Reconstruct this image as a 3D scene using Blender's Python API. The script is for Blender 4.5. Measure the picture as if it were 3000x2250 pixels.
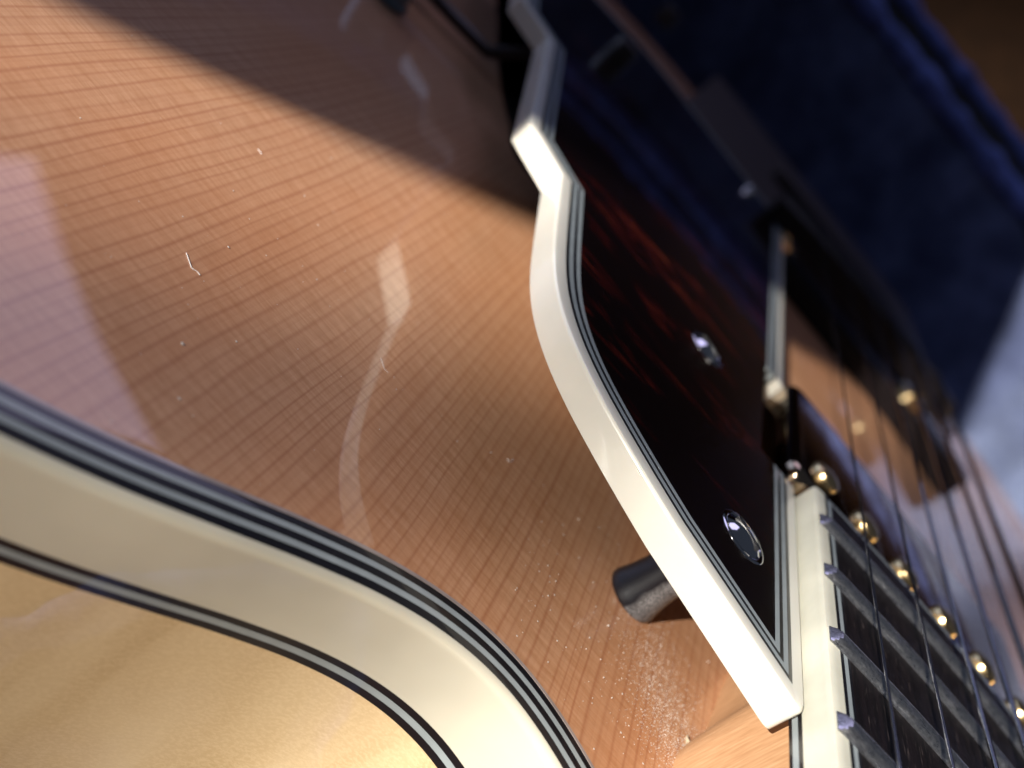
import bpy, bmesh, math, random
import numpy as np
from mathutils import Vector, Matrix

for o in list(bpy.data.objects):
    bpy.data.objects.remove(o, do_unlink=True)
scene = bpy.context.scene
COL = scene.collection
rnd = random.Random(7)
H = 150.0                                   # mm added to every height: the floor lies at z = 0

# ------------------------------------------------------------------ camera
# guitar frame (mm): x towards the headstock from the last fret, y towards the bass side
# from the treble edge of the fingerboard, z up from the fingerboard edge
R = np.array([[-0.2521625493, 0.6502561649, 0.7166456368],
              [0.3427369531, 0.7525853134, -0.5622692656],
              [-0.9049560374, 0.1038376906, -0.4126406479]])
CP = np.array([116.646, -50.943, 32.945])
FPX = 2868.577
cam_d = bpy.data.cameras.new('camera')
cam = bpy.data.objects.new('camera', cam_d)
COL.objects.link(cam)
right, down, fwd = R
m = Matrix(((right[0], -down[0], -fwd[0], CP[0] / 1000),
            (right[1], -down[1], -fwd[1], CP[1] / 1000),
            (right[2], -down[2], -fwd[2], (CP[2] + H) / 1000),
            (0, 0, 0, 1)))
cam.matrix_world = m
cam_d.sensor_width = 36.0
cam_d.lens = 36.0 * FPX / 3000.0
cam_d.clip_start = 0.002
cam_d.clip_end = 50
cam_d.dof.use_dof = True
cam_d.dof.focus_distance = 0.100
cam_d.dof.aperture_fstop = 17.0
scene.camera = cam

# ------------------------------------------------------------------ light
world = bpy.data.worlds.new('World')
scene.world = world
world.use_nodes = True
bg = world.node_tree.nodes['Background']
bg.inputs[0].default_value = (0.52, 0.62, 0.86, 1)
bg.inputs[1].default_value = 0.055

SUN = Vector((0.78, -0.62, 0.39)).normalized()
sun_d = bpy.data.lights.new('sunbeam', 'SPOT')
sun_d.energy = 47000
sun_d.color = (1.0, 0.94, 0.84)
sun_d.spot_size = math.radians(7)
sun_d.spot_blend = 0.3
sun_d.shadow_soft_size = 0.08
sun_o = bpy.data.objects.new('sunbeam', sun_d)
COL.objects.link(sun_o)
target = Vector((-0.05, 0.03, 0.13))
sun_o.location = target + SUN * 20.0
sun_o.rotation_euler = SUN.to_track_quat('Z', 'Y').to_euler()

sky_d = bpy.data.lights.new('skylight', 'AREA')
sky_d.shape = 'RECTANGLE'
sky_d.size = 0.75
sky_d.size_y = 0.8
sky_d.energy = 3.3
sky_d.color = (0.66, 0.62, 1.0)
sky_o = bpy.data.objects.new('skylight', sky_d)
COL.objects.link(sky_o)
SKY_C = Vector((-0.785, -0.47, 1.128))
sky_o.location = SKY_C
sky_o.rotation_euler = (0, 0, math.radians(-24))

win_d = bpy.data.lights.new('window_light', 'AREA')
win_d.shape = 'RECTANGLE'
win_d.size = 0.85
win_d.size_y = 0.5
win_d.energy = 1.7
win_d.color = (0.48, 0.62, 1.0)
win_o = bpy.data.objects.new('window_light', win_d)
COL.objects.link(win_o)
win_o.location = (-0.37, -0.72, 0.44)
win_o.rotation_euler = (math.radians(68), 0, math.radians(180 - 180))

scene.view_settings.view_transform = 'Standard'
scene.view_settings.look = 'None'
scene.view_settings.exposure = 0.0
scene.view_settings.gamma = 1.0

# ------------------------------------------------------------------ helpers
def onz(x, y, z):
    d = R.T @ np.array([(x - 1500) / FPX, (y - 1125) / FPX, 1.0])
    t = (z - CP[2]) / d[2]
    return CP + t * d

def W(x, y, z):
    return (x / 1000.0, y / 1000.0, (z + H) / 1000.0)

def node_mat(name):
    mt = bpy.data.materials.new(name)
    mt.use_nodes = True
    nt = mt.node_tree
    return mt, nt, nt.nodes['Principled BSDF']

class NT:
    def __init__(self, nt):
        self.nt = nt
    def n(self, kind, **kw):
        nd = self.nt.nodes.new(kind)
        for k, v in kw.items():
            setattr(nd, k, v)
        return nd
    def l(self, a, b):
        self.nt.links.new(a, b)
    def val(self, sock, v):
        if hasattr(v, 'is_output') or hasattr(v, 'links'):
            self.l(v, sock)
        else:
            sock.default_value = v
    def math(self, op, a, b=0.0, c=None, clamp=False):
        nd = self.n('ShaderNodeMath', operation=op, use_clamp=clamp)
        self.val(nd.inputs[0], a)
        self.val(nd.inputs[1], b)
        if c is not None:
            self.val(nd.inputs[2], c)
        return nd.outputs[0]
    def mix(self, f, a, b):
        nd = self.n('ShaderNodeMix', data_type='RGBA')
        self.val(nd.inputs[0], f)
        self.val(nd.inputs[6], a)
        self.val(nd.inputs[7], b)
        return nd.outputs[2]
    def mm(self, scale=(1, 1, 1), rot=(0, 0, 0)):
        """object coordinates in millimetres, scaled"""
        tc = self.n('ShaderNodeTexCoord')
        mp = self.n('ShaderNodeMapping')
        mp.inputs['Scale'].default_value = tuple(1000 * s for s in scale)
        mp.inputs['Rotation'].default_value = rot
        self.l(tc.outputs['Object'], mp.inputs['Vector'])
        return mp.outputs[0]
    def noise(self, vec, scale=1.0, detail=2.0, rough=0.5, dist=0.0):
        nd = self.n('ShaderNodeTexNoise')
        self.l(vec, nd.inputs['Vector'])
        nd.inputs['Scale'].default_value = scale
        nd.inputs['Detail'].default_value = detail
        nd.inputs['Roughness'].default_value = rough
        nd.inputs['Distortion'].default_value = dist
        return nd.outputs[0]
    def ramp(self, f, stops, interp='LINEAR'):
        nd = self.n('ShaderNodeValToRGB')
        nd.color_ramp.interpolation = interp
        e = nd.color_ramp.elements
        while len(e) > 1:
            e.remove(e[-1])
        e[0].position, e[0].color = stops[0][0], (*stops[0][1], 1)
        for p, c in stops[1:]:
            k = e.new(p)
            k.color = (*c, 1)
        self.l(f, nd.inputs[0])
        return nd.outputs[0]
    def bump(self, h, strength, dist):
        nd = self.n('ShaderNodeBump')
        nd.inputs['Strength'].default_value = strength
        nd.inputs['Distance'].default_value = dist / 1000.0
        self.l(h, nd.inputs['Height'])
        return nd.outputs[0]

def plain(name, color, rough=0.3, metal=0.0, coat=0.0, coat_r=0.03, var=0.08, scale=0.3, spec=0.5,
          rough_var=0.0, sss=0.0, bump=0.0, bump_scale=3.0):
    mt, nt, p = node_mat(name)
    t = NT(nt)
    v = t.mm()
    n = t.noise(v, scale, 4)
    d = tuple(c * (1 - var * 2.2) for c in color)
    u = tuple(min(1, c * (1 + var)) for c in color)
    t.l(t.ramp(n, [(0.3, d), (0.7, u)]), p.inputs['Base Color'])
    p.inputs['Metallic'].default_value = metal
    p.inputs['Specular IOR Level'].default_value = spec
    if rough_var:
        n2 = t.noise(v, 1.3, 6, 0.65)
        t.l(t.math('ADD', rough - rough_var * 0.5, t.math('MULTIPLY', n2, rough_var)), p.inputs['Roughness'])
    else:
        p.inputs['Roughness'].default_value = rough
    p.inputs['Coat Weight'].default_value = coat
    p.inputs['Coat Roughness'].default_value = coat_r
    if sss:
        p.inputs['Subsurface Weight'].default_value = sss
        p.inputs['Subsurface Radius'].default_value = (0.002, 0.0012, 0.0007)
        p.inputs['Subsurface Scale'].default_value = 0.6
    if bump:
        t.l(t.bump(t.noise(v, bump_scale, 4), 1.0, bump), p.inputs['Normal'])
    return mt

# ------------------------------------------------------------------ materials
def mat_spruce():
    mt, nt, p = node_mat('lacquered_spruce')
    t = NT(nt)
    v = t.mm()
    sep = t.n('ShaderNodeSeparateXYZ')
    t.l(v, sep.inputs[0])
    x, y = sep.outputs[0], sep.outputs[1]
    # slow wobble of the year rings along the plate
    wob = t.noise(t.mm((0.012, 0.05, 0.02)), 1.0, 2)
    wob2 = t.noise(t.mm((0.10, 0.5, 0.1)), 1.0, 2)
    yy = t.math('ADD', y, t.math('ADD', t.math('MULTIPLY', wob, 4.0), t.math('MULTIPLY', wob2, 0.4)))
    # ring spacing varies across the plate
    cy = t.n('ShaderNodeCombineXYZ')
    t.l(yy, cy.inputs[1])
    sp = t.noise(cy.outputs[0], 0.09, 3)
    ph = t.math('ADD', t.math('MULTIPLY', yy, 1 / 1.55), t.math('MULTIPLY', sp, 4.6))
    fr = t.math('FRACT', ph)
    # sharp late-wood line with a soft flank on one side
    a = t.math('SMOOTH_MIN', 1.0, t.math('MULTIPLY', t.math('ABSOLUTE', t.math('SUBTRACT', fr, 0.5)), 5.5), 0.2)
    line = t.math('SUBTRACT', 1.0, a, clamp=True)
    flank = t.math('MULTIPLY', t.math('POWER', fr, 2.5), 0.16)
    ringn = t.noise(cy.outputs[0], 0.6, 1)
    streak = t.noise(t.mm((0.05, 1.1, 0.2)), 1.0, 4, 0.6)
    amp = t.math('MULTIPLY', t.math('ADD', 0.0, t.math('MULTIPLY', ringn, 1.35)), t.math('ADD', 0.45, streak))
    amt = t.math('ADD', t.math('MULTIPLY', line, amp), flank, clamp=True)
    # silk: fine flecks running across the grain
    silk = t.noise(t.mm((1.5, 0.22, 0.3)), 1.0, 4, 0.6, 0.2)
    silk2 = t.noise(t.mm((4.5, 0.45, 0.3)), 1.0, 3, 0.6)
    fib = t.noise(t.mm((0.25, 6.0, 1.0)), 1.0, 3, 0.6)
    base = t.ramp(silk, [(0.30, (0.42, 0.232, 0.130)), (0.50, (0.52, 0.302, 0.182)), (0.72, (0.60, 0.360, 0.225))])
    base = t.mix(t.math('MULTIPLY', silk2, 0.42), base, (0.47, 0.215, 0.10, 1))
    base = t.mix(t.math('MULTIPLY', fib, 0.2), base, (0.42, 0.19, 0.09, 1))
    net = t.noise(t.mm((0.95, 0.085, 0.3)), 1.0, 3, 0.55, 0.15)
    nl = t.ramp(net, [(0.46, (0, 0, 0)), (0.52, (1, 1, 1)), (0.58, (0, 0, 0))])
    base = t.mix(t.math('MULTIPLY', nl, 0.24), base, (0.36, 0.150, 0.062, 1))
    blot = t.noise(t.mm((0.02, 0.05, 0.05)), 1.0, 3)
    base = t.mix(t.math('MULTIPLY', t.math('SUBTRACT', blot, 0.38, clamp=True), 1.3), base, (0.50, 0.20, 0.08, 1))
    col = t.mix(t.math('MULTIPLY', amt, 0.62), base, (0.27, 0.082, 0.034, 1))
    t.l(col, p.inputs['Base Color'])
    p.inputs['Roughness'].default_value = 0.42
    p.inputs['Specular IOR Level'].default_value = 0.15
    p.inputs['Coat Weight'].default_value = 1.0
    p.inputs['Coat Roughness'].default_value = 0.008
    p.inputs['Coat IOR'].default_value = 1.6
    cb = t.bump(t.noise(t.mm((0.05, 0.09, 0.05)), 1.0, 2), 1.0, 0.018)
    t.l(cb, p.inputs['Coat Normal'])
    return mt

def mat_maple():
    mt, nt, p = node_mat('lacquered_maple')
    t = NT(nt)
    fig = t.noise(t.mm((0.09, 0.09, 0.022), (0, 0, 0)), 1.0, 4, 0.5, 0.8)
    pore = t.noise(t.mm((1.7, 1.7, 2.6)), 1.0, 4, 0.7)
    fine = t.noise(t.mm((0.6, 0.6, 5.0)), 1.0, 3)
    sp = t.ramp(pore, [(0.44, (0, 0, 0)), (0.60, (1, 1, 1))])
    base = t.ramp(fig, [(0.32, (0.56, 0.405, 0.225)), (0.5, (0.655, 0.495, 0.295)), (0.68, (0.72, 0.565, 0.355))])
    base = t.mix(t.math('MULTIPLY', sp, 0.34), base, (0.84, 0.68, 0.44, 1))
    base = t.mix(t.math('MULTIPLY', fine, 0.15), base, (0.46, 0.27, 0.11, 1))
    t.l(base, p.inputs['Base Color'])
    p.inputs['Roughness'].default_value = 0.38
    p.inputs['Specular IOR Level'].default_value = 0.2
    p.inputs['Coat Weight'].default_value = 1.0
    p.inputs['Coat Roughness'].default_value = 0.03
    t.l(t.bump(t.noise(t.mm((0.06, 0.06, 0.06)), 1.0, 2), 1.0, 0.12), p.inputs['Coat Normal'])
    return mt

def mat_blockwood():
    mt, nt, p = node_mat('bare_maple')
    t = NT(nt)
    g = t.noise(t.mm((2.6, 2.6, 0.22), (0, math.radians(8), 0)), 1.0, 4, 0.6)
    f = t.noise(t.mm((7.0, 7.0, 0.7)), 1.0, 3, 0.6)
    base = t.ramp(g, [(0.3, (0.46, 0.255, 0.130)), (0.55, (0.58, 0.345, 0.190)), (0.75, (0.68, 0.44, 0.26))])
    base = t.mix(t.math('MULTIPLY', f, 0.45), base, (0.40, 0.21, 0.10, 1))
    t.l(base, p.inputs['Base Color'])
    p.inputs['Roughness'].default_value = 0.5
    t.l(t.bump(f, 0.6, 0.04), p.inputs['Normal'])
    return mt

def mat_tortoise():
    mt, nt, p = node_mat('tortoiseshell')
    t = NT(nt)
    r = (0, 0, math.radians(28))
    w = t.noise(t.mm((0.05, 0.05, 0.05)), 1.0, 2)
    n1 = t.noise(t.mm((0.15, 0.035, 0.1), r), 1.0, 3, 0.5, 0.8)
    n2 = t.noise(t.mm((0.34, 0.095, 0.2), r), 1.0, 5, 0.62, 0.9)
    m1 = t.ramp(n1, [(0.52, (0, 0, 0)), (0.68, (1, 1, 1))])
    m2 = t.ramp(n2, [(0.47, (0, 0, 0)), (0.75, (1, 1, 1))])
    flame = t.math('MULTIPLY', m1, m2)
    col = t.ramp(flame, [(0.0, (0.0035, 0.0018, 0.0022)), (0.10, (0.016, 0.0022, 0.0024)),
                         (0.35, (0.040, 0.005, 0.004)), (0.65, (0.12, 0.022, 0.008)), (1.0, (0.40, 0.13, 0.035))])
    t.l(col, p.inputs['Base Color'])
    p.inputs['Roughness'].default_value = 0.2
    p.inputs['Specular IOR Level'].default_value = 0.2
    p.inputs['Coat Weight'].default_value = 1.0
    p.inputs['Coat Roughness'].default_value = 0.025
    return mt

def mat_ebony():
    mt, nt, p = node_mat('ebony')
    t = NT(nt)
    v = t.mm((0.28, 4.2, 1.0), (0, 0, math.radians(1.5)))
    n = t.noise(v, 1.0, 5, 0.68)
    pore = t.ramp(n, [(0.60, (0, 0, 0)), (0.70, (1, 1, 1))])
    g = t.noise(t.mm((0.04, 1.2, 0.5)), 1.0, 3)
    base = t.ramp(g, [(0.3, (0.0025, 0.0019, 0.0024)), (0.7, (0.008, 0.0052, 0.006))])
    col = t.mix(t.math('MULTIPLY', pore, 0.5), base, (0.13, 0.10, 0.095, 1))
    t.l(col, p.inputs['Base Color'])
    p.inputs['Roughness'].default_value = 0.42
    p.inputs['Specular IOR Level'].default_value = 0.2
    t.l(t.bump(n, 0.5, 0.05), p.inputs['Normal'])
    return mt

def mat_nickel():
    mt, nt, p = node_mat('worn_nickel')
    t = NT(nt)
    v = t.mm()
    n = t.noise(v, 2.2, 6, 0.75)
    s = t.noise(t.mm((5.0, 0.9, 1.0), (0, 0, 0.2)), 1.0, 5, 0.7)
    tar = t.ramp(n, [(0.42, (0.78, 0.78, 0.80)), (0.62, (0.55, 0.55, 0.57)), (0.80, (0.55, 0.44, 0.26))])
    t.l(tar, p.inputs['Base Color'])
    p.inputs['Metallic'].default_value = 1.0
    t.l(t.math('ADD', 0.14, t.math('MULTIPLY', s, 0.34)), p.inputs['Roughness'])
    t.l(t.bump(s, 0.4, 0.02), p.inputs['Normal'])
    return mt

def mat_post():
    mt, nt, p = node_mat('dusty_black_metal')
    t = NT(nt)
    v = t.mm()
    sep = t.n('ShaderNodeSeparateXYZ')
    t.l(v, sep.inputs[0])
    n = t.noise(v, 5.5, 5, 0.8)
    big = t.noise(v, 0.5, 3)
    geo = t.n('ShaderNodeNewGeometry')
    sn = t.n('ShaderNodeSeparateXYZ')
    t.l(geo.outputs['Normal'], sn.inputs[0])
    # dust clings to the side that faces the neck
    side = t.math('ADD', t.math('MULTIPLY', sn.outputs[0], 0.75), t.math('MULTIPLY', sn.outputs[1], 0.55))
    mask = t.math('MULTIPLY', t.math('SUBTRACT', t.math('ADD', side, t.math('MULTIPLY', big, 0.4)), 0.80, clamp=True), 5.0, clamp=True)
    spk = t.ramp(n, [(0.50, (0, 0, 0)), (0.62, (1, 1, 1))])
    d = t.math('MULTIPLY', mask, t.math('ADD', 0.12, t.math('MULTIPLY', spk, 0.88)), clamp=True)
    col = t.mix(d, (0.006, 0.007, 0.011, 1), (0.40, 0.40, 0.42, 1))
    t.l(col, p.inputs['Base Color'])
    t.l(t.math('ADD', 0.27, t.math('MULTIPLY', d, 0.5)), p.inputs['Roughness'])
    t.l(t.bump(n, 0.5, 0.05), p.inputs['Normal'])
    return mt

def mat_plush():
    mt, nt, p = node_mat('blue_plush')
    t = NT(nt)
    v = t.mm()
    n = t.noise(v, 0.035, 4, 0.6)
    f = t.noise(v, 0.6, 4, 0.7)
    base = t.ramp(n, [(0.35, (0.035, 0.042, 0.085)), (0.65, (0.115, 0.14, 0.26))])
    base = t.mix(t.math('MULTIPLY', f, 0.4), base, (0.03, 0.04, 0.13, 1))
    t.l(base, p.inputs['Base Color'])
    p.inputs['Roughness'].default_value = 0.95
    p.inputs['Specular IOR Level'].default_value = 0.1
    p.inputs['Sheen Weight'].default_value = 0.6
    p.inputs['Sheen Roughness'].default_value = 0.4
    p.inputs['Sheen Tint'].default_value = (0.62, 0.74, 1.0, 1)
    t.l(t.bump(f, 1.0, 2.0), p.inputs['Normal'])
    return mt

def mat_floorwood(name, a, b):
    mt, nt, p = node_mat(name)
    t = NT(nt)
    n = t.noise(t.mm((0.002, 0.03, 0.03)), 1.0, 5, 0.6, 0.5)
    t.l(t.ramp(n, [(0.3, a), (0.7, b)]), p.inputs['Base Color'])
    p.inputs['Roughness'].default_value = 0.8
    p.inputs['Specular IOR Level'].default_value = 0.1
    return mt

M = dict(
    spruce=mat_spruce(), maple=mat_maple(), block=mat_blockwood(), tort=mat_tortoise(), ebony=mat_ebony(),
    nickel=mat_nickel(), post=mat_post(), plush=mat_plush(),
    cream=plain('cream_celluloid', (0.61, 0.58, 0.485), 0.3, coat=0.6, var=0.09, scale=0.035, sss=0.12, bump=0.02, bump_scale=0.5),
    ivory=plain('ivory_celluloid', (0.66, 0.645, 0.585), 0.34, coat=0.8, coat_r=0.05, var=0.05, scale=0.06, sss=0.15, bump=0.02, bump_scale=0.9),
    fcream=plain('fingerboard_celluloid', (0.56, 0.55, 0.46), 0.36, coat=0.3, coat_r=0.1, var=0.07, scale=0.12, sss=0.12, bump=0.04, bump_scale=0.6),
    black=plain('black_ply', (0.006, 0.006, 0.009), 0.3, coat=0.45, var=0.1),
    white=plain('white_ply', (0.27, 0.31, 0.33), 0.35, coat=0.4, var=0.06),
    edge=plain('lacquer_edge', (0.30, 0.25, 0.24), 0.3, coat=1.0, var=0.1),
    chrome=plain('chrome', (0.75, 0.75, 0.77), 0.07, metal=1.0, var=0.03, rough_var=0.06),
    gold=plain('gold_plate', (0.90, 0.66, 0.34), 0.24, metal=1.0, var=0.06, rough_var=0.10),
    bright=plain('polished_gold', (0.95, 0.74, 0.42), 0.16, metal=1.0, var=0.05),
    cover=plain('pickup_cover_plate', (0.46, 0.34, 0.23), 0.09, metal=1.0, var=0.05, rough_var=0.05),
    steel=plain('string_steel', (0.20, 0.205, 0.23), 0.2, metal=1.0, var=0.05),
    dark=plain('interior_shade', (0.03, 0.02, 0.014), 0.9, var=0.1),
    knob=plain('grey_blue_plastic', (0.10, 0.15, 0.21), 0.3, var=0.1, coat=0.5),
    bracket=plain('dark_bracket_metal', (0.03, 0.02, 0.02), 0.45, metal=0.3, var=0.1),
    dust=plain('pale_dust', (0.62, 0.58, 0.54), 0.8, var=0.1),
    lint=plain('white_lint', (0.85, 0.83, 0.83), 0.7, var=0.05),
    shell=plain('black_vinyl', (0.012, 0.012, 0.014), 0.55, var=0.2, bump=0.3, bump_scale=0.8),
    glue=plain('dried_glue', (0.62, 0.50, 0.36), 0.35, var=0.15, scale=1.2, bump=0.25, bump_scale=1.6),
    floor=mat_floorwood('floor_boards', (0.10, 0.045, 0.018), (0.20, 0.095, 0.04)),
    wall=mat_floorwood('brown_wood_panel', (0.009, 0.0036, 0.0012), (0.016, 0.0066, 0.0022)),
    rollblue=plain('blue_velvet_roll', (0.10, 0.135, 0.36), 0.9, var=0.25, scale=0.08, spec=0.1, bump=1.0, bump_scale=0.5),
    plaster=plain('plaster', (0.45, 0.42, 0.38), 0.9, var=0.06, scale=0.01),
)

# ------------------------------------------------------------------ mesh helpers
GL = Vector(W(-200, 28, -118))              # base of the guitar

def obj(name, verts, faces, mat, parent=None, smooth=True, angle=35, base=GL, uvless=True, loc=(0, 0, 0)):
    """verts in guitar millimetres -> one mesh object (relative to base)"""
    me = bpy.data.meshes.new(name)
    vv = [(Vector(W(*v)) - base) for v in verts]
    me.from_pydata([tuple(v) for v in vv], [], faces)
    bm = bmesh.new()
    bm.from_mesh(me)
    bmesh.ops.remove_doubles(bm, verts=bm.verts, dist=1e-7)
    bmesh.ops.recalc_face_normals(bm, faces=bm.faces)
    bm.to_mesh(me)
    bm.free()
    me.materials.append(mat)
    if smooth:
        me.polygons.foreach_set('use_smooth', [True] * len(me.polygons))
        me.set_sharp_from_angle(angle=math.radians(angle))
    o = bpy.data.objects.new(name, me)
    COL.objects.link(o)
    if parent is not None:
        o.parent = parent
    o.location = loc
    return o

def thing(name, label, cat, loc=GL, group=None):
    o = bpy.data.objects.new(name, None)
    o.empty_display_size = 0.01
    COL.objects.link(o)
    o.location = loc
    o['label'] = label
    o['category'] = cat
    if group:
        o['group'] = group
    return o

def spline(pts, per=24, closed=True):
    P = [np.array(p, float) for p in pts]
    n = len(P)
    out = []
    for i in range(n if closed else n - 1):
        p0, p1, p2, p3 = (P[(i - 1) % n], P[i], P[(i + 1) % n], P[(i + 2) % n]) if closed else \
            (P[max(i - 1, 0)], P[i], P[i + 1], P[min(i + 2, n - 1)])
        t0 = 0.0
        t1 = t0 + np.linalg.norm(p1 - p0) ** .5 + 1e-9
        t2 = t1 + np.linalg.norm(p2 - p1) ** .5
        t3 = t2 + np.linalg.norm(p3 - p2) ** .5 + 1e-9
        for k in range(per):
            t = t1 + (t2 - t1) * k / per
            a1 = (t1 - t) / (t1 - t0) * p0 + (t - t0) / (t1 - t0) * p1 if t1 - t0 > 1e-6 else p1
            a2 = (t2 - t) / (t2 - t1) * p1 + (t - t1) / (t2 - t1) * p2
            a3 = (t3 - t) / (t3 - t2) * p2 + (t - t2) / (t3 - t2) * p3 if t3 - t2 > 1e-6 else p2
            b1 = (t2 - t) / (t2 - t0) * a1 + (t - t0) / (t2 - t0) * a2
            b2 = (t3 - t) / (t3 - t1) * a2 + (t - t1) / (t3 - t1) * a3
            out.append((t2 - t) / (t2 - t1) * b1 + (t - t1) / (t2 - t1) * b2)
    if not closed:
        out.append(P[-1])
    return np.array(out)

def resample(c, n, closed=True):
    q = np.vstack([c, c[:1]]) if closed else c
    s = np.concatenate([[0], np.cumsum(np.linalg.norm(np.diff(q, axis=0), axis=1))])
    u = np.linspace(0, s[-1], n + 1)[:-1] if closed else np.linspace(0, s[-1], n)
    return np.stack([np.interp(u, s, q[:, k]) for k in range(q.shape[1])], 1)

def normals2(c):
    t = np.roll(c, -1, 0) - np.roll(c, 1, 0)
    t /= np.linalg.norm(t, axis=1)[:, None]
    return np.stack([t[:, 1], -t[:, 0]], 1)

def offset_poly(poly, d, outward):
    """miter offset of a closed 2-D polygon; outward = +1 for the outside of a ccw polygon"""
    P = np.array(poly, float)
    n = len(P)
    e = np.roll(P, -1, 0) - P
    e /= np.linalg.norm(e, axis=1)[:, None]
    nr = np.stack([e[:, 1], -e[:, 0]], 1)
    out = []
    for i in range(n):
        a, b = nr[i - 1], nr[i]
        k = 1 + a @ b
        out.append(P[i] + outward * d * (a + b) / max(k, 0.12))
    return np.array(out)

def ring_sweep(name, loops, mat, parent, closed_profile=True, **kw):
    """loops: list of (n x 3) closed rings, joined in order"""
    n = len(loops[0])
    v = [tuple(p) for L in loops for p in L]
    f = []
    k = len(loops)
    for j in range(k if closed_profile else k - 1):
        a, b = j * n, ((j + 1) % k) * n
        for i in range(n):
            i2 = (i + 1) % n
            f.append((a + i, a + i2, b + i2, b + i))
    return obj(name, v, f, mat, parent, **kw)

def lathe(profile, c, n=32):
    """profile (r, z) about a vertical axis through c"""
    v, f = [], []
    k = len(profile)
    for i in range(n):
        a = 2 * math.pi * i / n
        for r, z in profile:
            v.append((c[0] + r * math.cos(a), c[1] + r * math.sin(a), c[2] + z))
    for i in range(n):
        for j in range(k - 1):
            p, q = i * k + j, ((i + 1) % n) * k + j
            f.append((p, q, q + 1, p + 1))
    if profile[0][0] > 1e-6:
        f.append(tuple(i * k for i in range(n))[::-1])
    if profile[-1][0] > 1e-6:
        f.append(tuple(i * k + k - 1 for i in range(n)))
    return v, f

def tube(path, rad, sides=10, cap=True):
    P = [np.array(p, float) for p in path]
    n = len(P)
    v, f = [], []
    ref = np.array([0, 0, 1.0])
    for i in range(n):
        t = P[min(i + 1, n - 1)] - P[max(i - 1, 0)]
        t /= np.linalg.norm(t) + 1e-12
        r0 = ref if abs(t @ ref) < 0.95 else np.array([0, 1.0, 0])
        a = np.cross(t, r0)
        a /= np.linalg.norm(a)
        b = np.cross(a, t)
        r = rad[i] if hasattr(rad, '__len__') else rad
        for k in range(sides):
            th = 2 * math.pi * k / sides
            v.append(tuple(P[i] + r * (math.cos(th) * a + math.sin(th) * b)))
    for i in range(n - 1):
        for k in range(sides):
            k2 = (k + 1) % sides
            f.append((i * sides + k, i * sides + k2, (i + 1) * sides + k2, (i + 1) * sides + k))
    if cap:
        f.append(tuple(range(sides))[::-1])
        f.append(tuple((n - 1) * sides + k for k in range(sides)))
    return v, f

def boxv(x0, x1, y0, y1, z0, z1):
    v = [(x, y, z) for z in (z0, z1) for x, y in ((x0, y0), (x1, y0), (x1, y1), (x0, y1))]
    f = [(3, 2, 1, 0), (4, 5, 6, 7), (0, 1, 5, 4), (1, 2, 6, 5), (2, 3, 7, 6), (3, 0, 4, 7)]
    return v, f

# ================================================================== SETTING
def setting(name, v, f, mat):
    b = Vector((0, 0, 0))
    o = obj(name, v, f, mat, None, smooth=False, base=b)
    o['kind'] = 'structure'
    return o

v, f = boxv(-1700, 3800, -3200, 1500, -170, -150)
setting('floor', v, f, M['floor'])
v, f = boxv(-1740, -1700, -1200, 1500, -150, 900)
setting('wall_back', v, f, M['wall'])
# unseen wall added to block the sun: its vertical end cuts the sunbeam off the tail half of the guitar
WE = 652.0
prof = [(70, -150), (WE, -150), (WE, 422), (595, 452), (470, 520), (380, 580), (70, 780)]  # sloping top shaped to let sun reach the bass-side plush
v = [(x, y, z) for y in (-640, -600) for x, z in prof]
f = [tuple(range(7)), tuple(range(13, 6, -1))] + [(i, (i + 1) % 7, 7 + (i + 1) % 7, 7 + i) for i in range(7)]
setting('sun_blocker_wall', v, f, M['plaster'])
# a slim upright bar of the window, four metres towards the sun: its soft shadow lies over the cutaway
BW = 15.5
bx, by = 42.0 + 4200 * 0.7828, -51.5 - 4200 * 0.6222
v, f = boxv(bx - BW / 2, bx + BW / 2, by - BW / 2, by + BW / 2, -150, 2400)
setting('window_bar', v, f, M['plaster'])

# ================================================================== GUITAR
guitar = thing('archtop_guitar',
               'amber archtop guitar with cream bound cutaway and tortoiseshell pickguard lying in its case', 'guitar')

ZR = -21.6                                   # height of the rim
# the cutaway traced along the spruce edge, on the plane of the rim; the rest of the body by its usual shape
CUT = [(1860, 2470), (1800, 2350), (1740, 2241), (1646, 2076), (1546, 1942), (1447, 1838), (1298, 1718), (1149, 1624), (920, 1520),
       (622, 1406), (398, 1312), (199, 1217), (0, 1113)]
cut = np.array([onz(a, b, ZR)[:2] for a, b in CUT])
for _ in range(2):
    cut[1:-1] = 0.25 * cut[:-2] + 0.5 * cut[1:-1] + 0.25 * cut[2:]
INNER = [tuple(p) for p in cut] + [(72, -84), (76, -102), (66, -120), (40, -133), (0, -144), (-50, -147), (-100, -139),
         (-140, -136), (-180, -145), (-220, -160), (-262, -168), (-305, -160), (-358, -130), (-392, -72),
         (-402, 28), (-392, 128), (-358, 186), (-305, 216), (-262, 224), (-220, 216), (-180, 201), (-140, 192),
         (-100, 195), (-50, 203), (0, 196), (36, 165), (54, 112), (57, 62), (54, 22)]
outline = resample(spline(INNER), 1100)
# orientation: make the normal point outwards
ON = normals2(outline)
if np.mean(np.sum(ON * (outline - outline.mean(0)), 1)) < 0:
    ON = -ON

def smooth01(t):
    t = np.clip(t, 0, 1)
    return t * t * (3 - 2 * t)

def top_z(P):
    """height of the carved plate at points (n x 2)"""
    P = np.atleast_2d(P)
    d = np.full(len(P), 1e9)
    for i in range(0, len(outline), 2):
        q = outline[i]
        d = np.minimum(d, np.hypot(P[:, 0] - q[0], P[:, 1] - q[1]))
    z = ZR - 0.08 * np.exp(-((d - 20) / 14.0) ** 2) + 9.5 * smooth01((d - 33) / 115.0)
    return z

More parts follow.
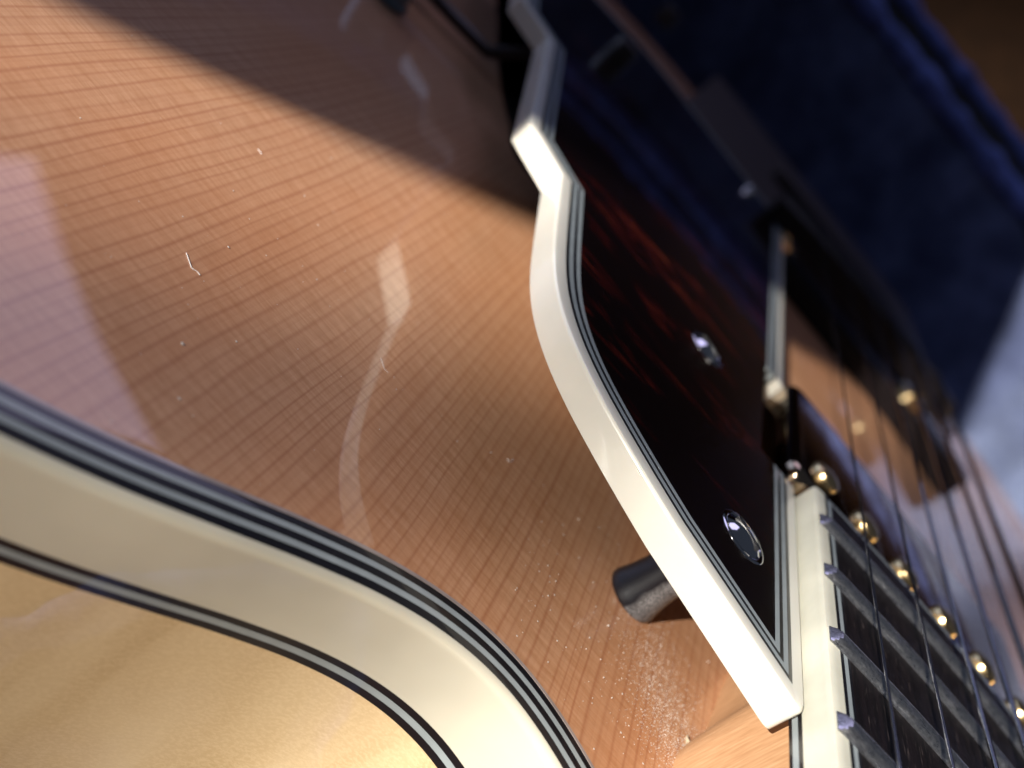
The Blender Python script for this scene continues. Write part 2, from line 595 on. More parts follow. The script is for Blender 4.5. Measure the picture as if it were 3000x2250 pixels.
CEN = np.array([-60.0, 0.0])
NR = 170
ts = np.concatenate([[0.0], np.linspace(0.02, 1, NR)])
grid = CEN + ts[:, None, None] * (outline - CEN)[None]
gz = top_z(grid.reshape(-1, 2)).reshape(grid.shape[:2])
gz[-1] = ZR
# f-hole
FH = spline([(-66, -57), (-80, -65), (-112, -79), (-150, -93), (-185, -108)], 30, closed=False)
FW = np.interp(np.linspace(0, 1, len(FH)), [0, .08, .25, .6, .9, 1], [5.5, 7.0, 5.0, 6.0, 7.5, 5])
na = len(outline)
v = [(p[0], p[1], z) for G, Z in zip(grid, gz) for p, z in zip(G, Z)]
f = []
for j in range(len(ts) - 1):
    mid = (grid[j] + grid[j + 1]) / 2
    dmin = np.full(na, 99.0)
    for q, w in zip(FH, FW):
        dmin = np.minimum(dmin, np.hypot(mid[:, 0] - q[0], mid[:, 1] - q[1]) - w)
    for i in range(na):
        if dmin[i] < 0 or dmin[(i + 1) % na] < 0:
            continue
        i2 = (i + 1) % na
        f.append((j * na + i, j * na + i2, (j + 1) * na + i2, (j + 1) * na + i))
top = obj('top_plate', v, f, M['spruce'], guitar, angle=60)
top['label'] = 'amber lacquered spruce top with straight reddish grain'

def rim_loop(n, z):
    P = outline + ON * n
    return np.column_stack([P, np.full(len(P), z)])

# plies set into the edge of the top, then the deep cream binding
rimset = obj('rim_purfling', *boxv(-60, -59, 27, 28, ZR - 9, ZR - 8), M['dark'], guitar)
plies = [(0.0, 0.4, 'edge'), (0.4, 1.2, 'black'), (1.2, 1.8, 'white'), (1.8, 2.6, 'black'),
         (2.6, 3.2, 'white'), (3.2, 4.05, 'black')]
zprof = lambda n: ZR - 0.05 - 0.028 * n * n
for a, b, k in plies:
    lift = 0.012 if k == 'white' else (0.05 if k == 'edge' else 0.0)
    nm = {'edge': 'lacquer_line', 'black': 'black_ply', 'white': 'white_ply'}[k]
    ring_sweep(nm, [rim_loop(a, zprof(a) + lift), rim_loop((a + b) / 2, zprof((a + b) / 2) + lift),
                    rim_loop(b, zprof(b) + lift), rim_loop(b, ZR - 3), rim_loop(a, ZR - 3)], M[k], rimset)
BH = 9.5
cr = [(4.05, zprof(4.0)), (4.35, zprof(4.0) - 0.06), (4.7, zprof(4.0) - 0.25), (4.95, zprof(4.0) - 0.6),
      (5.02, zprof(4.0) - 1.0), (5.02, ZR - BH), (2.5, ZR - BH), (2.5, ZR - 3.2), (4.05, ZR - 3.2)]
rb = ring_sweep('rim_binding', [rim_loop(n, z) for n, z in cr], M['cream'], guitar)
rb['label'] = 'deep cream binding along the rim'
zz = ZR - BH
for a, b, k, pr in ((0, 0.95, 'black', 5.0), (0.95, 1.8, 'white', 5.01), (1.8, 2.8, 'black', 5.0)):
    ring_sweep({'black': 'black_line', 'white': 'white_line'}[k],
               [rim_loop(pr, zz - a), rim_loop(pr, zz - b), rim_loop(3, zz - b), rim_loop(3, zz - a)], M[k], rb)
zr0 = zz - 2.8
rib = ring_sweep('rib', [rim_loop(4.97, zr0), rim_loop(4.97, zr0 - 10), rim_loop(4.97, zr0 - 30), rim_loop(4.97, zr0 - 55), rim_loop(4.97, -112)],
                 M['maple'], guitar, closed_profile=False)
rib['label'] = 'golden figured maple side of the cutaway'
bl = rim_loop(5.0, -112)
obj('back_plate', [tuple(p) for p in bl] + [(CEN[0], CEN[1], -117)],
    [(i, (i + 1) % na, na) for i in range(na)], M['maple'], guitar)
# dark sheet standing in for the shade inside the body, seen through the f-hole
il = rim_loop(1.0, ZR - 22)
obj('cavity_shade_sheet', [tuple(p) for p in il] + [(CEN[0], CEN[1], ZR - 22)],
    [(i, (i + 1) % na, na) for i in range(na)], M['dark'], guitar)

# ------------------------------------------------------------------ fingerboard
TP = 0.0145                                  # the board narrows towards the nut
FBW = 56.5
X0, X1 = -9.0, 135.0
def edge_y(x):
    return TP * x
def board_pt(x, t):
    """t 0..1 across the board from treble to bass"""
    y0, y1 = edge_y(x), FBW - edge_y(x)
    y = y0 + (y1 - y0) * t
    yc = (y0 + y1) / 2
    hw = (y1 - y0) / 2
    return y, (hw * hw - (y - yc) ** 2) / (2 * 380.0)

fb = None
def board_strip(name, a, b, zt, zb, mat, parent, x0=X0, x1=X1, ny=2, far=False, zin=0.0):
    """a strip of the board between distances a and b (mm) from the treble edge (or bass edge when far)"""
    v, fcs = [], []
    xs = (x0, x1)
    prof = []
    for x in xs:
        w = FBW - 2 * edge_y(x)
        row = []
        for k in range(ny + 1):
            dd = a + (b - a) * k / ny
            t = dd / w if not far else 1 - dd / w
            y, z = board_pt(x, t)
            row.append((x, y, z + zt))
        row.append((x, row[-1][1], zb))
        row.append((x, row[0][1], zb))
        prof.append(row)
    n = len(prof[0])
    v = prof[0] + prof[1]
    for i in range(n):
        i2 = (i + 1) % n
        fcs.append((i, i2, n + i2, n + i))
    fcs.append(tuple(range(n))[::-1])
    fcs.append(tuple(range(n, 2 * n)))
    return obj(name, v, fcs, mat, parent)

w0 = 50.0
# the ebony centre
def ebony_mesh():
    v, fcs = [], []
    xs = np.linspace(X0 + 1.6, X1, 30)
    ny = 24
    rows = []
    for x in xs:
        w = FBW - 2 * edge_y(x)
        row = []
        for k in range(ny + 1):
            dd = 3.3 + (w - 6.6) * k / ny
            y, z = board_pt(x, dd / w)
            row.append((x, y, z))
        row += [(x, row[-1][1], -5.0), (x, row[0][1], -5.0)]
        rows.append(row)
    n = len(rows[0])
    v = [p for r in rows for p in r]
    for j in range(len(rows) - 1):
        for i in range(n):
            i2 = (i + 1) % n
            fcs.append((j * n + i, j * n + i2, (j + 1) * n + i2, (j + 1) * n + i))
    fcs.append(tuple(range(n))[::-1])
    fcs.append(tuple((len(rows) - 1) * n + i for i in range(n)))
    return v, fcs
fb = obj('fingerboard', *ebony_mesh(), M['ebony'], guitar)
fb['label'] = 'black ebony fingerboard with cream binding'

# binding of the treble edge, rounded on its upper arris by years of playing
def edge_binding(far):
    prof = [(1.75, 0.0), (1.0, -0.01), (0.45, -0.07), (0.15, -0.22), (0.02, -0.5), (0.0, -0.9), (0.0, -3.55), (1.75, -3.55)]
    v, fcs = [], []
    xs = np.linspace(X0, X1, 40)
    n = len(prof)
    for x in xs:
        w = FBW - 2 * edge_y(x)
        for d, dz in prof:
            t = d / w if not far else 1 - d / w
            y, z = board_pt(x, t)
            v.append((x, y, z + dz))
    for j in range(len(xs) - 1):
        for i in range(n):
            i2 = (i + 1) % n
            fcs.append((j * n + i, j * n + i2, (j + 1) * n + i2, (j + 1) * n + i))
    fcs.append(tuple(range(n))[::-1])
    fcs.append(tuple((len(xs) - 1) * n + i for i in range(n)))
    return v, fcs
for far in (False, True):
    obj('binding', *edge_binding(far), M['fcream'], fb)
    board_strip('black_line', 1.75, 2.28, 0.004, -3.5, M['black'], fb, x0=X0 + 0.6, far=far)
    board_strip('white_line', 2.28, 2.88, 0.006, -3.5, M['white'], fb, x0=X0 + 1.1, far=far)
    board_strip('black_line', 2.88, 3.3, 0.004, -3.5, M['black'], fb, x0=X0 + 1.6, far=far)
    for (zt, zb, mt_, nm, ins) in ((-3.55, -4.05, 'black', 'black_line', 0.03), (-4.05, -4.7, 'white', 'white_line', 0.015),
                                   (-4.7, -5.1, 'black', 'black_line', 0.03)):
        v, fcs = [], []
        for x in (X0, X1):
            y = edge_y(x) + ins if not far else FBW - edge_y(x) - ins
            y2 = edge_y(x) + 3.2 if not far else FBW - edge_y(x) - 3.2
            v += [(x, y, zt), (x, y2, zt), (x, y2, zb), (x, y, zb)]
        for i in range(4):
            fcs.append((i, (i + 1) % 4, 4 + (i + 1) % 4, 4 + i))
        fcs += [(3, 2, 1, 0), (4, 5, 6, 7)]
        obj(nm, v, fcs, M[mt_], fb)
# ends of the board: thin plies in front of the ebony
for a, b, k, nm in ((X0, X0 + 0.6, 'black', 'end_line'), (X0 + 0.6, X0 + 1.1, 'white', 'end_line'), (X0 + 1.1, X0 + 1.6, 'black', 'end_line')):
    v, fcs = [], []
    ny = 20
    ins = {0.0: 1.75, 0.6: 2.28, 1.1: 2.88}[round(a - X0, 1)]
    for x in (a, b):
        w = FBW - 2 * edge_y(x)
        row = []
        for kk in range(ny + 1):
            dd = ins + (w - 2 * ins) * kk / ny
            y, z = board_pt(x, dd / w)
            row.append((x, y, z + (0.006 if k == 'white' else 0.003)))
        row += [(x, row[-1][1], -5.0), (x, row[0][1], -5.0)]
        v += row
    n = ny + 3
    for i in range(n):
        i2 = (i + 1) % n
        fcs.append((i, i2, n + i2, n + i))
    fcs += [tuple(range(n))[::-1], tuple(range(n, 2 * n))]
    obj(nm, v, fcs, M[k], fb)

# frets: crowned wire with filed ends
FRX = [0.0, 12.15, 25.0, 38.65, 53.1, 68.4, 84.7, 101.9, 120.1]
def fret_mesh(x):
    v, fcs = [], []
    w = FBW - 2 * edge_y(x)
    ny = 30
    pw, ph = 1.28, 1.12
    th = [math.radians(a) for a in (0, 14, 35, 60, 90, 120, 145, 166, 180)]
    n = len(th)
    ds = [0.25, 0.55, 0.85, 1.15, 1.5] + list(np.linspace(2.5, w - 2.5, ny)) + [w - 1.5, w - 1.15, w - .85, w - .55, w - .25]
    for dd in ds:
        y, z = board_pt(x, dd / w)
        e = min(dd, w - dd)
        hmax = min(1.0, 0.10 + max(0.0, e - 0.25) * 0.95)
        for a in th:
            zz_ = min(math.sin(a), hmax) * ph
            v.append((x + math.cos(a) * pw, y, z + zz_ - 0.02))
    k = len(ds)
    for j in range(k - 1):
        for i in range(n - 1):
            fcs.append((j * n + i, j * n + i + 1, (j + 1) * n + i + 1, (j + 1) * n + i))
        fcs.append((j * n + n - 1, j * n, (j + 1) * n, (j + 1) * n + n - 1))
    fcs.append(tuple(range(n))[::-1])
    fcs.append(tuple((k - 1) * n + i for i in range(n)))
    return v, fcs
for x in FRX:
    obj('fret', *fret_mesh(x), M['nickel'], fb, angle=28)

# ------------------------------------------------------------------ neck block under the board
def block_mesh():
    low = [(2262, 1760), (2200, 1880), (2140, 2000), (2112, 2075), (2092, 2130), (2068, 2156), (2036, 2172), (2010, 2192), (1996, 2222), (1992, 2270), (1990, 2340)]
    foot = [tuple(onz(a_, b_, -20.6)[:2]) for a_, b_ in low] + [(60, 0), (60, 40), (-8, 46)]
    topf = [(x, min(max(y - 1.2, 2.0 + 0.02 * x), y) if x < 60 else y) for x, y in foot[:-3]] + [(60, 2), (60, 40), (-8, 46)]
    F = np.array(foot)
    zt = top_z(F) - 1.2
    rows = []
    ks = (0, 0.06, 0.16, 0.3, 0.5, 0.75, 1.0)
    for k in ks:
        row = []
        for (a, b, z) in zip(foot, topf, zt):
            e = 1 - (1 - k) ** 2.6
            p = (a[0] + (b[0] - a[0]) * e, a[1] + (b[1] - a[1]) * e, z + (-5.1 - z) * k)
            row.append(p)
        rows.append(row)
    n = len(foot)
    v = [p for r in rows for p in r]
    fcs = []
    for j in range(len(rows) - 1):
        for i in range(n):
            i2 = (i + 1) % n
            fcs.append((j * n + i, j * n + i2, (j + 1) * n + i2, (j + 1) * n + i))
    fcs += [tuple(range(n))[::-1], tuple((len(rows) - 1) * n + i for i in range(n))]
    return v, fcs
nb = obj('neck_block', *block_mesh(), M['block'], guitar, angle=60)
nb['label'] = 'bare maple neck block under the fingerboard'
# a bead of old glue at the foot of the block
gp = onz(2020, 2195, -21.5)
gv, gf = [], []
bmg = bmesh.new()
bmesh.ops.create_icosphere(bmg, subdivisions=3, radius=1.0)
for vv in bmg.verts:
    s = 1 + 0.35 * math.sin(5 * vv.co.x + 2) * math.cos(4 * vv.co.y) + 0.15 * math.sin(11 * vv.co.z + 3 * vv.co.x)
    gv.append((gp[0] + vv.co.x * 1.7 * s, gp[1] + vv.co.y * 0.8 * s, float(top_z(gp[:2])[0]) + vv.co.z * 0.6 * s))
gf = [[q.index for q in fc.verts] for fc in bmg.faces]
bmg.free()
obj('glue_bead', gv, gf, M['glue'], nb)

def neck_mesh():
    rows = [(-5.2, 46, 78, 2.5, 54.0), (-14, 46, 76, 5, 51.5), (-24, 46, 70, 9, 47.5), (-45, 46, 63, 13, 43.5), (-80, 46, 58, 17, 39.5), (-111, 46, 56, 18.5, 38)]
    v_, f_ = [], []
    n_ = 28
    for z, xa, xb, ya, yb in rows:
        for k in range(n_):
            u = k / (n_ - 1)
            a_ = math.pi * (u - 0.5)
            v_.append((xa + (xb - xa) * max(0.0, math.cos(a_)) ** 0.6, (ya + yb) / 2 + (yb - ya) / 2 * math.sin(a_), z))
    for j_ in range(len(rows) - 1):
        for k in range(n_):
            k2 = (k + 1) % n_
            f_.append((j_ * n_ + k, j_ * n_ + k2, (j_ + 1) * n_ + k2, (j_ + 1) * n_ + k))
    f_ += [tuple(range(n_))[::-1], tuple((len(rows) - 1) * n_ + k for k in range(n_))]
    return v_, f_
nk = obj('neck', *neck_mesh(), M['maple'], guitar, angle=60)
v, fcs = [], []
n_ = 20
for x in (66.0, 100.0, 135.0):
    for k in range(n_ + 1):
        a_ = math.pi * k / n_
        y0_, y1_ = edge_y(x) + 0.6, FBW - edge_y(x) - 0.6
        v.append((x, (y0_ + y1_) / 2 - (y1_ - y0_) / 2 * math.cos(a_), -5.15 - 18.0 * math.sin(a_) ** 0.8))
for j_ in range(2):
    for k in range(n_ + 1):
        k2 = (k + 1) % (n_ + 1)
        fcs.append((j_ * (n_ + 1) + k, j_ * (n_ + 1) + k2, (j_ + 1) * (n_ + 1) + k2, (j_ + 1) * (n_ + 1) + k))
fcs += [tuple(range(n_ + 1))[::-1], tuple(2 * (n_ + 1) + k for k in range(n_ + 1))]
obj('neck_shaft', v, fcs, M['maple'], nk, angle=60)

# ------------------------------------------------------------------ strings
SY0, SSP = 3.51, 10.3
gauges = [0.32, 0.42, 0.66, 0.86, 1.1, 1.34]
BRX = -172.0
for j in range(6):
    r = gauges[j] / 2
    path, rad = [], []
    def sp(x):
        y = SY0 + j * SSP - (j - 2.5) * 0.005 * x
        z = 4.1 - 0.009 * x
        return (x, y, z)
    if j < 2:
        xs = list(np.linspace(150, BRX, 60))
        path = [sp(x) for x in xs]
        rad = [r] * len(xs)
    else:
        pitch = 0.22 + 0.05 * (j - 2)
        xs, rr = [], []
        x = 150.0
        while x > 75:
            xs.append(x); rr.append(r); x -= 5
        while x > -45:
            for u in (0, .25, .5, .75):
                xs.append(x - u * pitch)
                rr.append(r * (0.86 + 0.14 * math.sin(math.pi * u) ** 0.6) if u else r * 0.84)
            x -= pitch
        while x > BRX:
            xs.append(x); rr.append(r); x -= 5
        xs.append(BRX); rr.append(r)
        path = [sp(x) for x in xs]
        rad = rr
    e = path[-1]
    path += [(BRX - 30, e[1], e[2] - 3.0), (-330, 28 + (e[1] - 28) * 0.9, -6.0)]
    rad = list(rad) + [r, r]
    s = obj('guitar_string', *tube(path, rad, 8), M['steel'], guitar, angle=80)
    s['label'] = 'plain steel string' if j < 2 else 'wound steel string'

# ------------------------------------------------------------------ neck pickup
PX, PZ = -17.0, -0.6
def rounded_box(x0, x1, y0, y1, z0, z1, rc, re, nc=8, ne=6):
    """box with rounded vertical corners rc and rounded upper edge re"""
    def loop(inset, z):
        pts = []
        r = max(rc - inset, 0.2)
        for cx, cy, a0 in ((x1 - rc, y1 - rc, 0), (x0 + rc, y1 - rc, 90), (x0 + rc, y0 + rc, 180), (x1 - rc, y0 + rc, 270)):
            for k in range(nc + 1):
                a = math.radians(a0 + 90 * k / nc)
                pts.append((cx + r * math.cos(a), cy + r * math.sin(a), z))
        return pts
    loops = [loop(0, z0)]
    for k in range(ne + 1):
        a = math.radians(90 * k / ne)
        loops.append(loop(re * (1 - math.cos(a)), z1 - re + re * math.sin(a)))
    n = len(loops[0])
    v = [p for L in loops for p in L]
    fcs = []
    for j in range(len(loops) - 1):
        for i in range(n):
            i2 = (i + 1) % n
            fcs.append((j * n + i, j * n + i2, (j + 1) * n + i2, (j + 1) * n + i))
    fcs.append(tuple(range(n))[::-1])
    fcs.append(tuple((len(loops) - 1) * n + i for i in range(n)))
    return v, fcs
pk = obj('neck_pickup', *rounded_box(-45, -9.9, -3.9, 56, -16, PZ, 3.0, 1.6), M['cover'], guitar, angle=50)
pk['label'] = 'mirror plated neck pickup with six gold pole screws'
pole_v, pole_f = lathe([(2.6, -1.5), (2.6, 0.4), (2.4, 0.9), (1.7, 1.25), (0.8, 1.42), (0.0, 1.46)], (0, 0, 0), 28)
for i in range(6):
    y = 2.9 + i * 9.4
    ps = obj('pole_screw', [(a + PX, b + y, c + PZ) for a, b, c in pole_v], pole_f, M['gold'], pk)

# ------------------------------------------------------------------ bridge and tailpiece
bz = float(top_z((-172, 28))[0])
bridge = obj('bridge', *rounded_box(-181, -163, -40, 88, bz - 2, bz + 7, 6, 2), M['ebony'], guitar, angle=40)
v, fcs = [], []
n = 24
for k in range(n + 1):
    y = -12 + 80 * k / n
    zc = 6.2 - ((y - 28) / 40.0) ** 2 * 1.6
    v += [(-177.5, y, zc - 7), (-177.0, y, zc - .8), (-174.5, y, zc), (-171.5, y, zc - .2), (-168, y, zc - 1.5), (-167.5, y, zc - 7)]
for k in range(n):
    for i in range(6):
        i2 = (i + 1) % 6
        fcs.append((k * 6 + i, k * 6 + i2, (k + 1) * 6 + i2, (k + 1) * 6 + i))
fcs += [tuple(range(6))[::-1], tuple(n * 6 + i for i in range(6))]
obj('saddle', v, fcs, M['ebony'], bridge)
for y in (-3, 58):
    obj('thumbwheel', *lathe([(2.0, bz + 4), (2.0, -6.2), (5.4, -6.2), (5.8, -5.8), (5.8, -3.2), (5.4, -2.8), (2.2, -2.8), (2.2, 1.0)],
                             (-171, y, 0), 32), M['bright'], bridge)
tp_ = obj('tailpiece', *rounded_box(-392, -222, -50, 100, -10, -7.0, 8, 1.2), M['bracket'], guitar, angle=40)
obj('tailpiece_bar', *rounded_box(-300, -288, -6, 62, -9.5, -2.5, 2, 1.2), M['bracket'], tp_)

# ------------------------------------------------------------------ pickguard
GZ, GB = -2.6, -6.6
px_outer = [(2377, 2124), (2323, 2037), (2248, 1922), (2149, 1783), (1999, 1589), (1944, 1466 + 50), (1895, 1450 - 10), (1810, 1312)]
# upper outer edge of the guard traced down the photograph, tip first, at the guard's own height
trace = [(2323, 2037), (2248, 1922), (2149, 1783), (2060, 1660), (1999, 1589 - 14), (1895, 1391), (1810, 1252), (1745, 1138), (1696, 1038),
         (1662, 955), (1641, 888), (1627, 825), (1622, 770), (1624, 715), (1628, 665), (1636, 597)]
outer = [onz(x, y, GZ)[:2] for x, y in trace]
ol = np.array(outer)
# even the traced curve out
sm = ol.copy()
for _ in range(2):
    sm[1:-1] = 0.25 * sm[:-2] + 0.5 * sm[1:-1] + 0.25 * sm[2:]
crv = resample(spline(sm[4:], 8, closed=False), 34, closed=False)
straight0 = sm[0]
c1 = onz(1646, 508, GZ)[:2]
c2 = onz(1556, 357, GZ)[:2]
c3 = onz(1608, 106, GZ)[:2]
c4 = onz(1530, -8, GZ)[:2]
tip = onz(2378, 2124, GZ)[:2]
inner0 = onz(2318, 1524, GZ)[:2]
tipv = onz(2376, 2122, GZ)[:2]
tipv = np.array([tipv[0], min(tipv[1], -0.12)])
poly = [tipv] + list(crv) + [c1, c2, c3, c4]
poly += [np.array([-112.0, -95.5]), np.array([-121.0, -106.0]), np.array([-160.0, -116.0])]
poly += [onz(1950, 214, GZ)[:2] + np.array([2.0, -12]), onz(1950, 214, GZ)[:2]] + [onz(2297, yy_, GZ)[:2] for yy_ in (662, 760, 860, 960, 1040)]
poly += [np.array([-30.0, -3.6]), np.array([-8.0, -1.0])]
G = np.array(poly)
area = 0.5 * np.sum(G[:, 0] * np.roll(G[:, 1], -1) - np.roll(G[:, 0], -1) * G[:, 1])
INW = -1.0 if area > 0 else 1.0
def gl(d, z):
    P = offset_poly(G, d, INW)
    if d < 1.0:                              # the tip is rounded over
        q = P[0]
        a_ = (P[1] - q) / np.linalg.norm(P[1] - q)
        b_ = (P[-1] - q) / np.linalg.norm(P[-1] - q)
        tipr = [q + 1.9 * ((1 - t_) ** 2 * b_ + t_ ** 2 * a_) for t_ in np.linspace(0, 1, 8)]
    else:
        tipr = [P[0]] * 8
    P = np.vstack([tipr, P[1:]])
    return np.column_stack([P, np.full(len(P), z)])
gi = 4.6
loop_in = gl(gi, GZ - 0.01)
lo = gl(gi, GB)[7:]
loop_in = loop_in[7:]
n = len(lo)
v = [tuple(p) for p in loop_in] + [tuple(p) for p in lo]
fcs = [tuple(range(n)), tuple(range(2 * n - 1, n - 1, -1))] + [(i, (i + 1) % n, n + (i + 1) % n, n + i) for i in range(n)]
guard = obj('pickguard', v, fcs, M['tort'], guitar, angle=30)
guard['label'] = 'dark tortoiseshell pickguard with stepped edge and cream binding'
ring_sweep('guard_binding', [gl(0.0, GB), gl(0.0, GZ - 0.55), gl(0.06, GZ - 0.30), gl(0.22, GZ - 0.09), gl(0.5, GZ), gl(2.0, GZ), gl(2.0, GB)],
           M['ivory'], guard, angle=40)
for a, b, k in ((2.0, 2.58, 'black'), (2.58, 3.32, 'white'), (3.32, 3.9, 'black'), (3.9, 4.6, 'white')):
    dz = 0.006 if k == 'white' else 0.0
    ring_sweep(k + '_ply', [gl(a, GZ + dz), gl(b, GZ + dz), gl(b, GB + .2), gl(a, GB + .2)], M[k], guard, angle=40)

# cut-out of the guard around the end of the pickup
cutter = obj('cutter', *boxv(-44.0, -9.2, -8.6, 20, -20, 10), M['black'], guitar, smooth=False)
bpy.context.view_layer.update()
pieces = [guard] + [c for c in guard.children]
for o in pieces:
    md = o.modifiers.new('cut', 'BOOLEAN')
    md.operation = 'DIFFERENCE'
    md.solver = 'EXACT'
    md.object = cutter
dg = bpy.context.evaluated_depsgraph_get()
fresh = [bpy.data.meshes.new_from_object(o.evaluated_get(dg)) for o in pieces]
for o, me in zip(pieces, fresh):
    o.modifiers.clear()
    mt_ = o.data.materials[0]
    o.data = me
    me.materials.clear()
    me.materials.append(mt_)
    me.polygons.foreach_set('material_index', [0] * len(me.polygons))
    me.set_sharp_from_angle(angle=math.radians(30))
bpy.data.objects.remove(cutter, do_unlink=True)

def guard_screw(px, py, r):
    c = onz(px, py, GZ)
    v, f_ = lathe([(r, -0.25), (r, 0.02), (r * 0.97, 0.10), (r * 0.86, 0.14), (r * 0.82, 0.05), (r * 0.74, 0.14), (r * 0.62, 0.42), (r * .45, 0.68), (r * .2, 0.84), (0.0, 0.88)],
                  (c[0], c[1], GZ), 40)
    s = obj('guard_screw', v, f_, M['chrome'], guard, angle=50)
    a = math.radians(62)
    ux, uy = math.cos(a), math.sin(a)
    sv = []
    for z in (GZ + 0.30, GZ + 0.885):
        for s1, s2 in ((-1, -1), (1, -1), (1, 1), (-1, 1)):
            sv.append((c[0] + ux * s1 * r * 0.6 - uy * s2 * 0.28, c[1] + uy * s1 * r * 0.6 + ux * s2 * 0.28, z))
    obj('screw_slot', sv, [(3, 2, 1, 0), (4, 5, 6, 7), (0, 1, 5, 4), (1, 2, 6, 5), (2, 3, 7, 6), (3, 0, 4, 7)], M['black'], s)
guard_screw(2178, 1572, 3.5)
guard_screw(2072, 1022, 3.3)
# far end of the guard: two small control knobs and a pin
for px, py, r, h in ((1800, 175, 3.6, 5.0), (1935, 70, 4.2, 7.0)):
    c = onz(px, py, GZ)
    obj('guard_knob', *lathe([(r, 0), (r, h * .8), (r * .85, h), (0, h * 1.02)], (c[0], c[1], GZ), 28), M['bracket'], guard)
c = onz(2195, 560, GZ)
obj('guard_pin', *lathe([(1.6, -0.5), (1.6, 0.6), (1.0, 1.3), (0, 1.5)], (c[0], c[1], GZ), 20), M['chrome'], guard)

# support post under the guard
pc = onz(1850, 1745, -21.6)[:2]
pz = float(top_z(pc)[0])
post = obj('support_post', *lathe([(3.5, -0.2), (3.75, 0.1), (3.78, 0.5), (3.6, 1.3), (3.35, 2.6), (3.12, 4.5), (2.98, 7.0), (2.92, 9.5), (2.92, GB - pz - 0.6), (2.9, GB - pz)], (pc[0], pc[1], pz), 48),
           M['post'], guitar, angle=50)
post['label'] = 'short dusty black post holding the pickguard'
# bracket rod from the guard to the side of the body
ra, rb_ = np.array([-100, -72.0]), np.array([-87, -152.0])
path = []
for k in range(12):
    p = ra + (rb_ - ra) * k / 11
    path.append((p[0], p[1], float(top_z(p)[0]) + 3.2 if k > 1 else -8 - 3 * k))
obj('guard_bracket', *tube(path, 1.5, 10), M['bracket'], guitar)
kc = onz(1128, -14, float(top_z((-80, -105))[0]))
obj('control_knob', *lathe([(5.0, 0.0), (5.2, .8), (4.4, 1.6), (4.2, 9), (3.6, 10), (0, 10.4)], (kc[0], kc[1], kc[2]), 32), M['knob'], guitar)

# ================================================================== DUST AND LINT
ico = [(0, 0, 1), (0.89, 0, 0.45), (0.28, 0.85, 0.45), (-0.72, 0.53, 0.45), (-0.72, -0.53, 0.45), (0.28, -0.85, 0.45), (0, 0, -1)]
icf = [(0, 1, 2), (0, 2, 3), (0, 3, 4), (0, 4, 5), (0, 5, 1), (6, 2, 1), (6, 3, 2), (6, 4, 3), (6, 5, 4), (6, 1, 5)]
pts = []
for _ in range(3400):                        # powder between the post and the neck block
    u = rnd.random()
    px = 1880 + 120 * u + rnd.gauss(0, 45)
    py = 1790 + 460 * u ** 0.8 + rnd.gauss(0, 40)
    pts.append((px, py, abs(rnd.gauss(0, 0.026)) + 0.022))
for _ in range(260):                         # coarser grains over the same corner
    pts.append((rnd.uniform(1500, 2090), rnd.uniform(1400, 2240), abs(rnd.gauss(0, 0.05)) + 0.03))
for _ in range(120):                         # stray specks over the rest of the plate
    pts.append((rnd.uniform(40, 1560), rnd.uniform(60, 1500), abs(rnd.gauss(0, 0.045)) + 0.02))
P0 = np.array([onz(a, b, -23.0)[:2] for a, b, _ in pts])
for _ in range(3):
    Z0 = top_z(P0)
    P0 = np.array([onz(a, b, z)[:2] for (a, b, _), z in zip(pts, Z0)])
Z0 = top_z(P0)
def inside(p):
    a, b = outline, np.roll(outline, -1, 0)
    c_ = ((a[:, 1] > p[1]) != (b[:, 1] > p[1])) & (p[0] < (b[:, 0] - a[:, 0]) * (p[1] - a[:, 1]) / (b[:, 1] - a[:, 1] + 1e-12) + a[:, 0])
    return bool(np.sum(c_) % 2)
dv, df = [], []
for (a, b, s), p, z in zip(pts, P0, Z0):
    if np.min(np.hypot(*(outline - p).T)) < 1.0 or np.hypot(*(p - pc)) < 3.9 or not inside(p):
        continue
    i0 = len(dv)
    st = (rnd.uniform(.6, 1.6), rnd.uniform(.6, 1.6), rnd.uniform(.4, .9))
    dv += [(p[0] + q[0] * s * st[0], p[1] + q[1] * s * st[1], z + s * .3 + q[2] * s * st[2]) for q in ico]
    df += [tuple(i0 + k for k in t) for t in icf]
dust = obj('dust', dv, df, M['dust'], None, smooth=False)
dust.location = GL
dust['kind'] = 'stuff'
dust['label'] = 'pale dust specks scattered over the lacquered spruce top'
dust['category'] = 'dust'

def lint(pxs, r, label):
    q = []
    for a, b in pxs:
        p = onz(a, b, -23.0)
        for _ in range(4):
            p = onz(a, b, float(top_z(p[:2])[0]) + 0.06)
        q.append(p)
    c = spline(q, 8, closed=False)
    o = obj('lint_fibre', *tube(c, r, 6), M['lint'], None)
    o.location = GL
    o['label'] = label
    o['category'] = 'lint'
    o['group'] = 'lint fibres on the spruce top'
lint([(546, 741), (556, 770), (562, 785), (578, 796), (586, 806)], 0.036, 'short thick kinked white lint fibre lying alone on the amber spruce top')
lint([(1115, 1050), (1122, 1068), (1126, 1080), (1138, 1092)], 0.018, 'hair thin curled lint thread beside the pickguard reflection')
lint([(1487, 1344), (1491, 1352), (1498, 1352), (1503, 1345)], 0.028, 'tiny hooked lint fibre in the shaded wood beside the pickguard')
lint([(755, 436), (762, 444), (766, 452)], 0.03, 'short straight lint fibre close to the window shadow line')

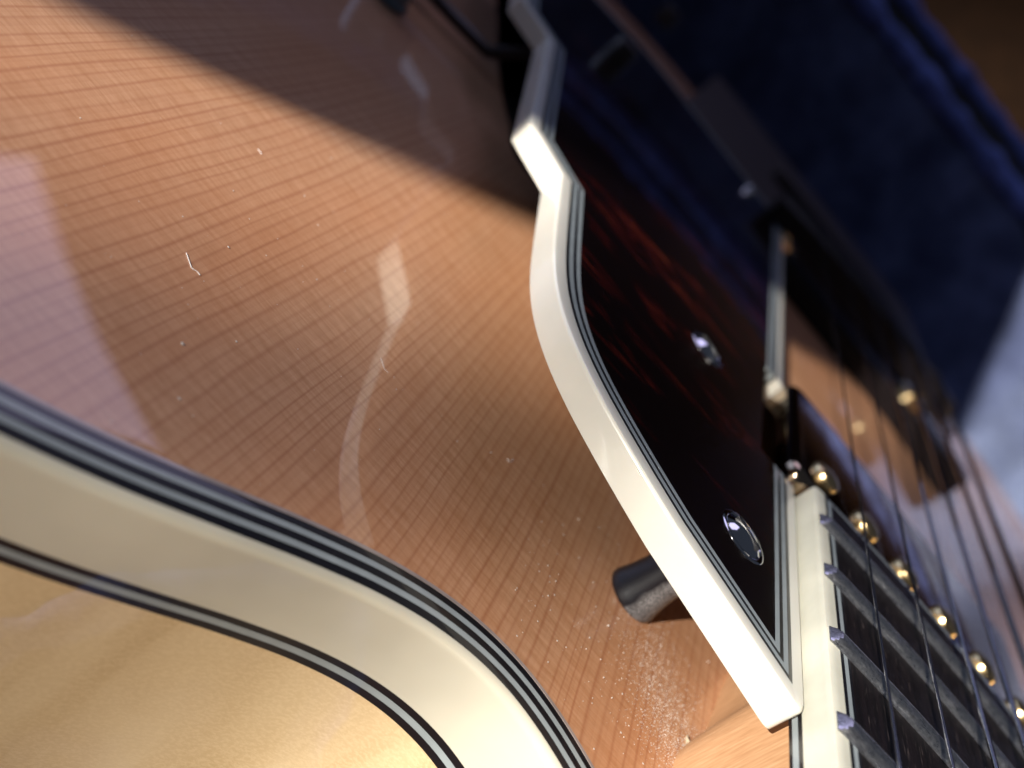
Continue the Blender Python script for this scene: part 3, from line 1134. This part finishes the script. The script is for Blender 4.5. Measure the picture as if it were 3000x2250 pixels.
# ================================================================== CASE
case = thing('guitar_case', 'black guitar case with deep blue plush lining around the guitar body', 'guitar case', Vector(W(-230, 28, -148)))
CB = Vector(W(-230, 28, -148))
cin = spline([(60, 40), (60, -40), (100, -80), (98, -115), (70, -145), (0, -172), (-60, -176), (-140, -172), (-200, -185), (-290, -205), (-370, -195), (-445, -150),
              (-500, -70), (-515, 28), (-500, 126), (-445, 200), (-370, 232), (-290, 250), (-200, 236), (-140, 225), (-60, 228), (0, 222), (50, 190), (80, 120)], 14)
cin = resample(cin, 320)
CNn = normals2(cin)
if np.mean(np.sum(CNn * (cin - cin.mean(0)), 1)) < 0:
    CNn = -CNn
def crest(p):
    """the tray wall is low near the camera and rises round the tail"""
    return np.where(p[:, 0] > -80, -118.0, -118 + 184.0 * smooth01((-80 - p[:, 0]) / 200.0))
ct = crest(cin)
def wob(i, k):
    return 3.0 * math.sin(i * 0.35 + 5 * k) + 3.0 * math.sin(i * 0.83 + 9 * k) + 2.5 * math.sin(i * 0.16 + 3 * k)
def cl(nrm, zf):
    P = cin + CNn * (np.array([nrm + 0.6 * wob(i, zf) for i in range(len(cin))])[:, None])
    z = -140 + (ct + 140) * zf
    return np.column_stack([P, z])
lin = [cl(0, 0), cl(-2, .15), cl(2, .35), cl(-1, .55), cl(2.5, .75), cl(1, .88), cl(2.5, .95), cl(7, .99), cl(13, .995)]
lining = ring_sweep('plush_lining', lin, M['plush'], case, closed_profile=False, base=CB)
lining['label'] = 'deep blue plush lining'
nfl = [tuple(p) for p in cl(0, 0)]
obj('tray_floor', nfl, [tuple(range(len(nfl)))], M['plush'], case, base=CB)
def roll(nc, dz, r, seed):
    loops = []
    for a_ in range(12):
        th = 2 * math.pi * a_ / 12
        rr = np.array([r * (1 + 0.28 * math.sin(i * 0.9 + seed) * math.sin(i * 0.37 + 2 * seed) + 0.12 * math.sin(i * 2.3)) for i in range(len(cin))])
        P = cin + CNn * (nc + rr * math.cos(th))[:, None]
        loops.append(np.column_stack([P, ct + dz + rr * math.sin(th)]))
    return loops
ring_sweep('rim_roll', roll(5.0, 4.0, 6.0, 1.0), M['rollblue'], case, base=CB)
ring_sweep('rim_edge', roll(21.0, 22.0, 4.5, 2.2), M['rollblue'], case, base=CB)
def sh(nrm, dz):
    P = cin + CNn * nrm
    return np.column_stack([P, ct + dz])
ring_sweep('case_shell', [sh(8, 0), sh(20, 20), sh(26, 21), sh(27, 0), cl(26, 0.0), cl(14, 0.0)], M['shell'], case, base=CB)
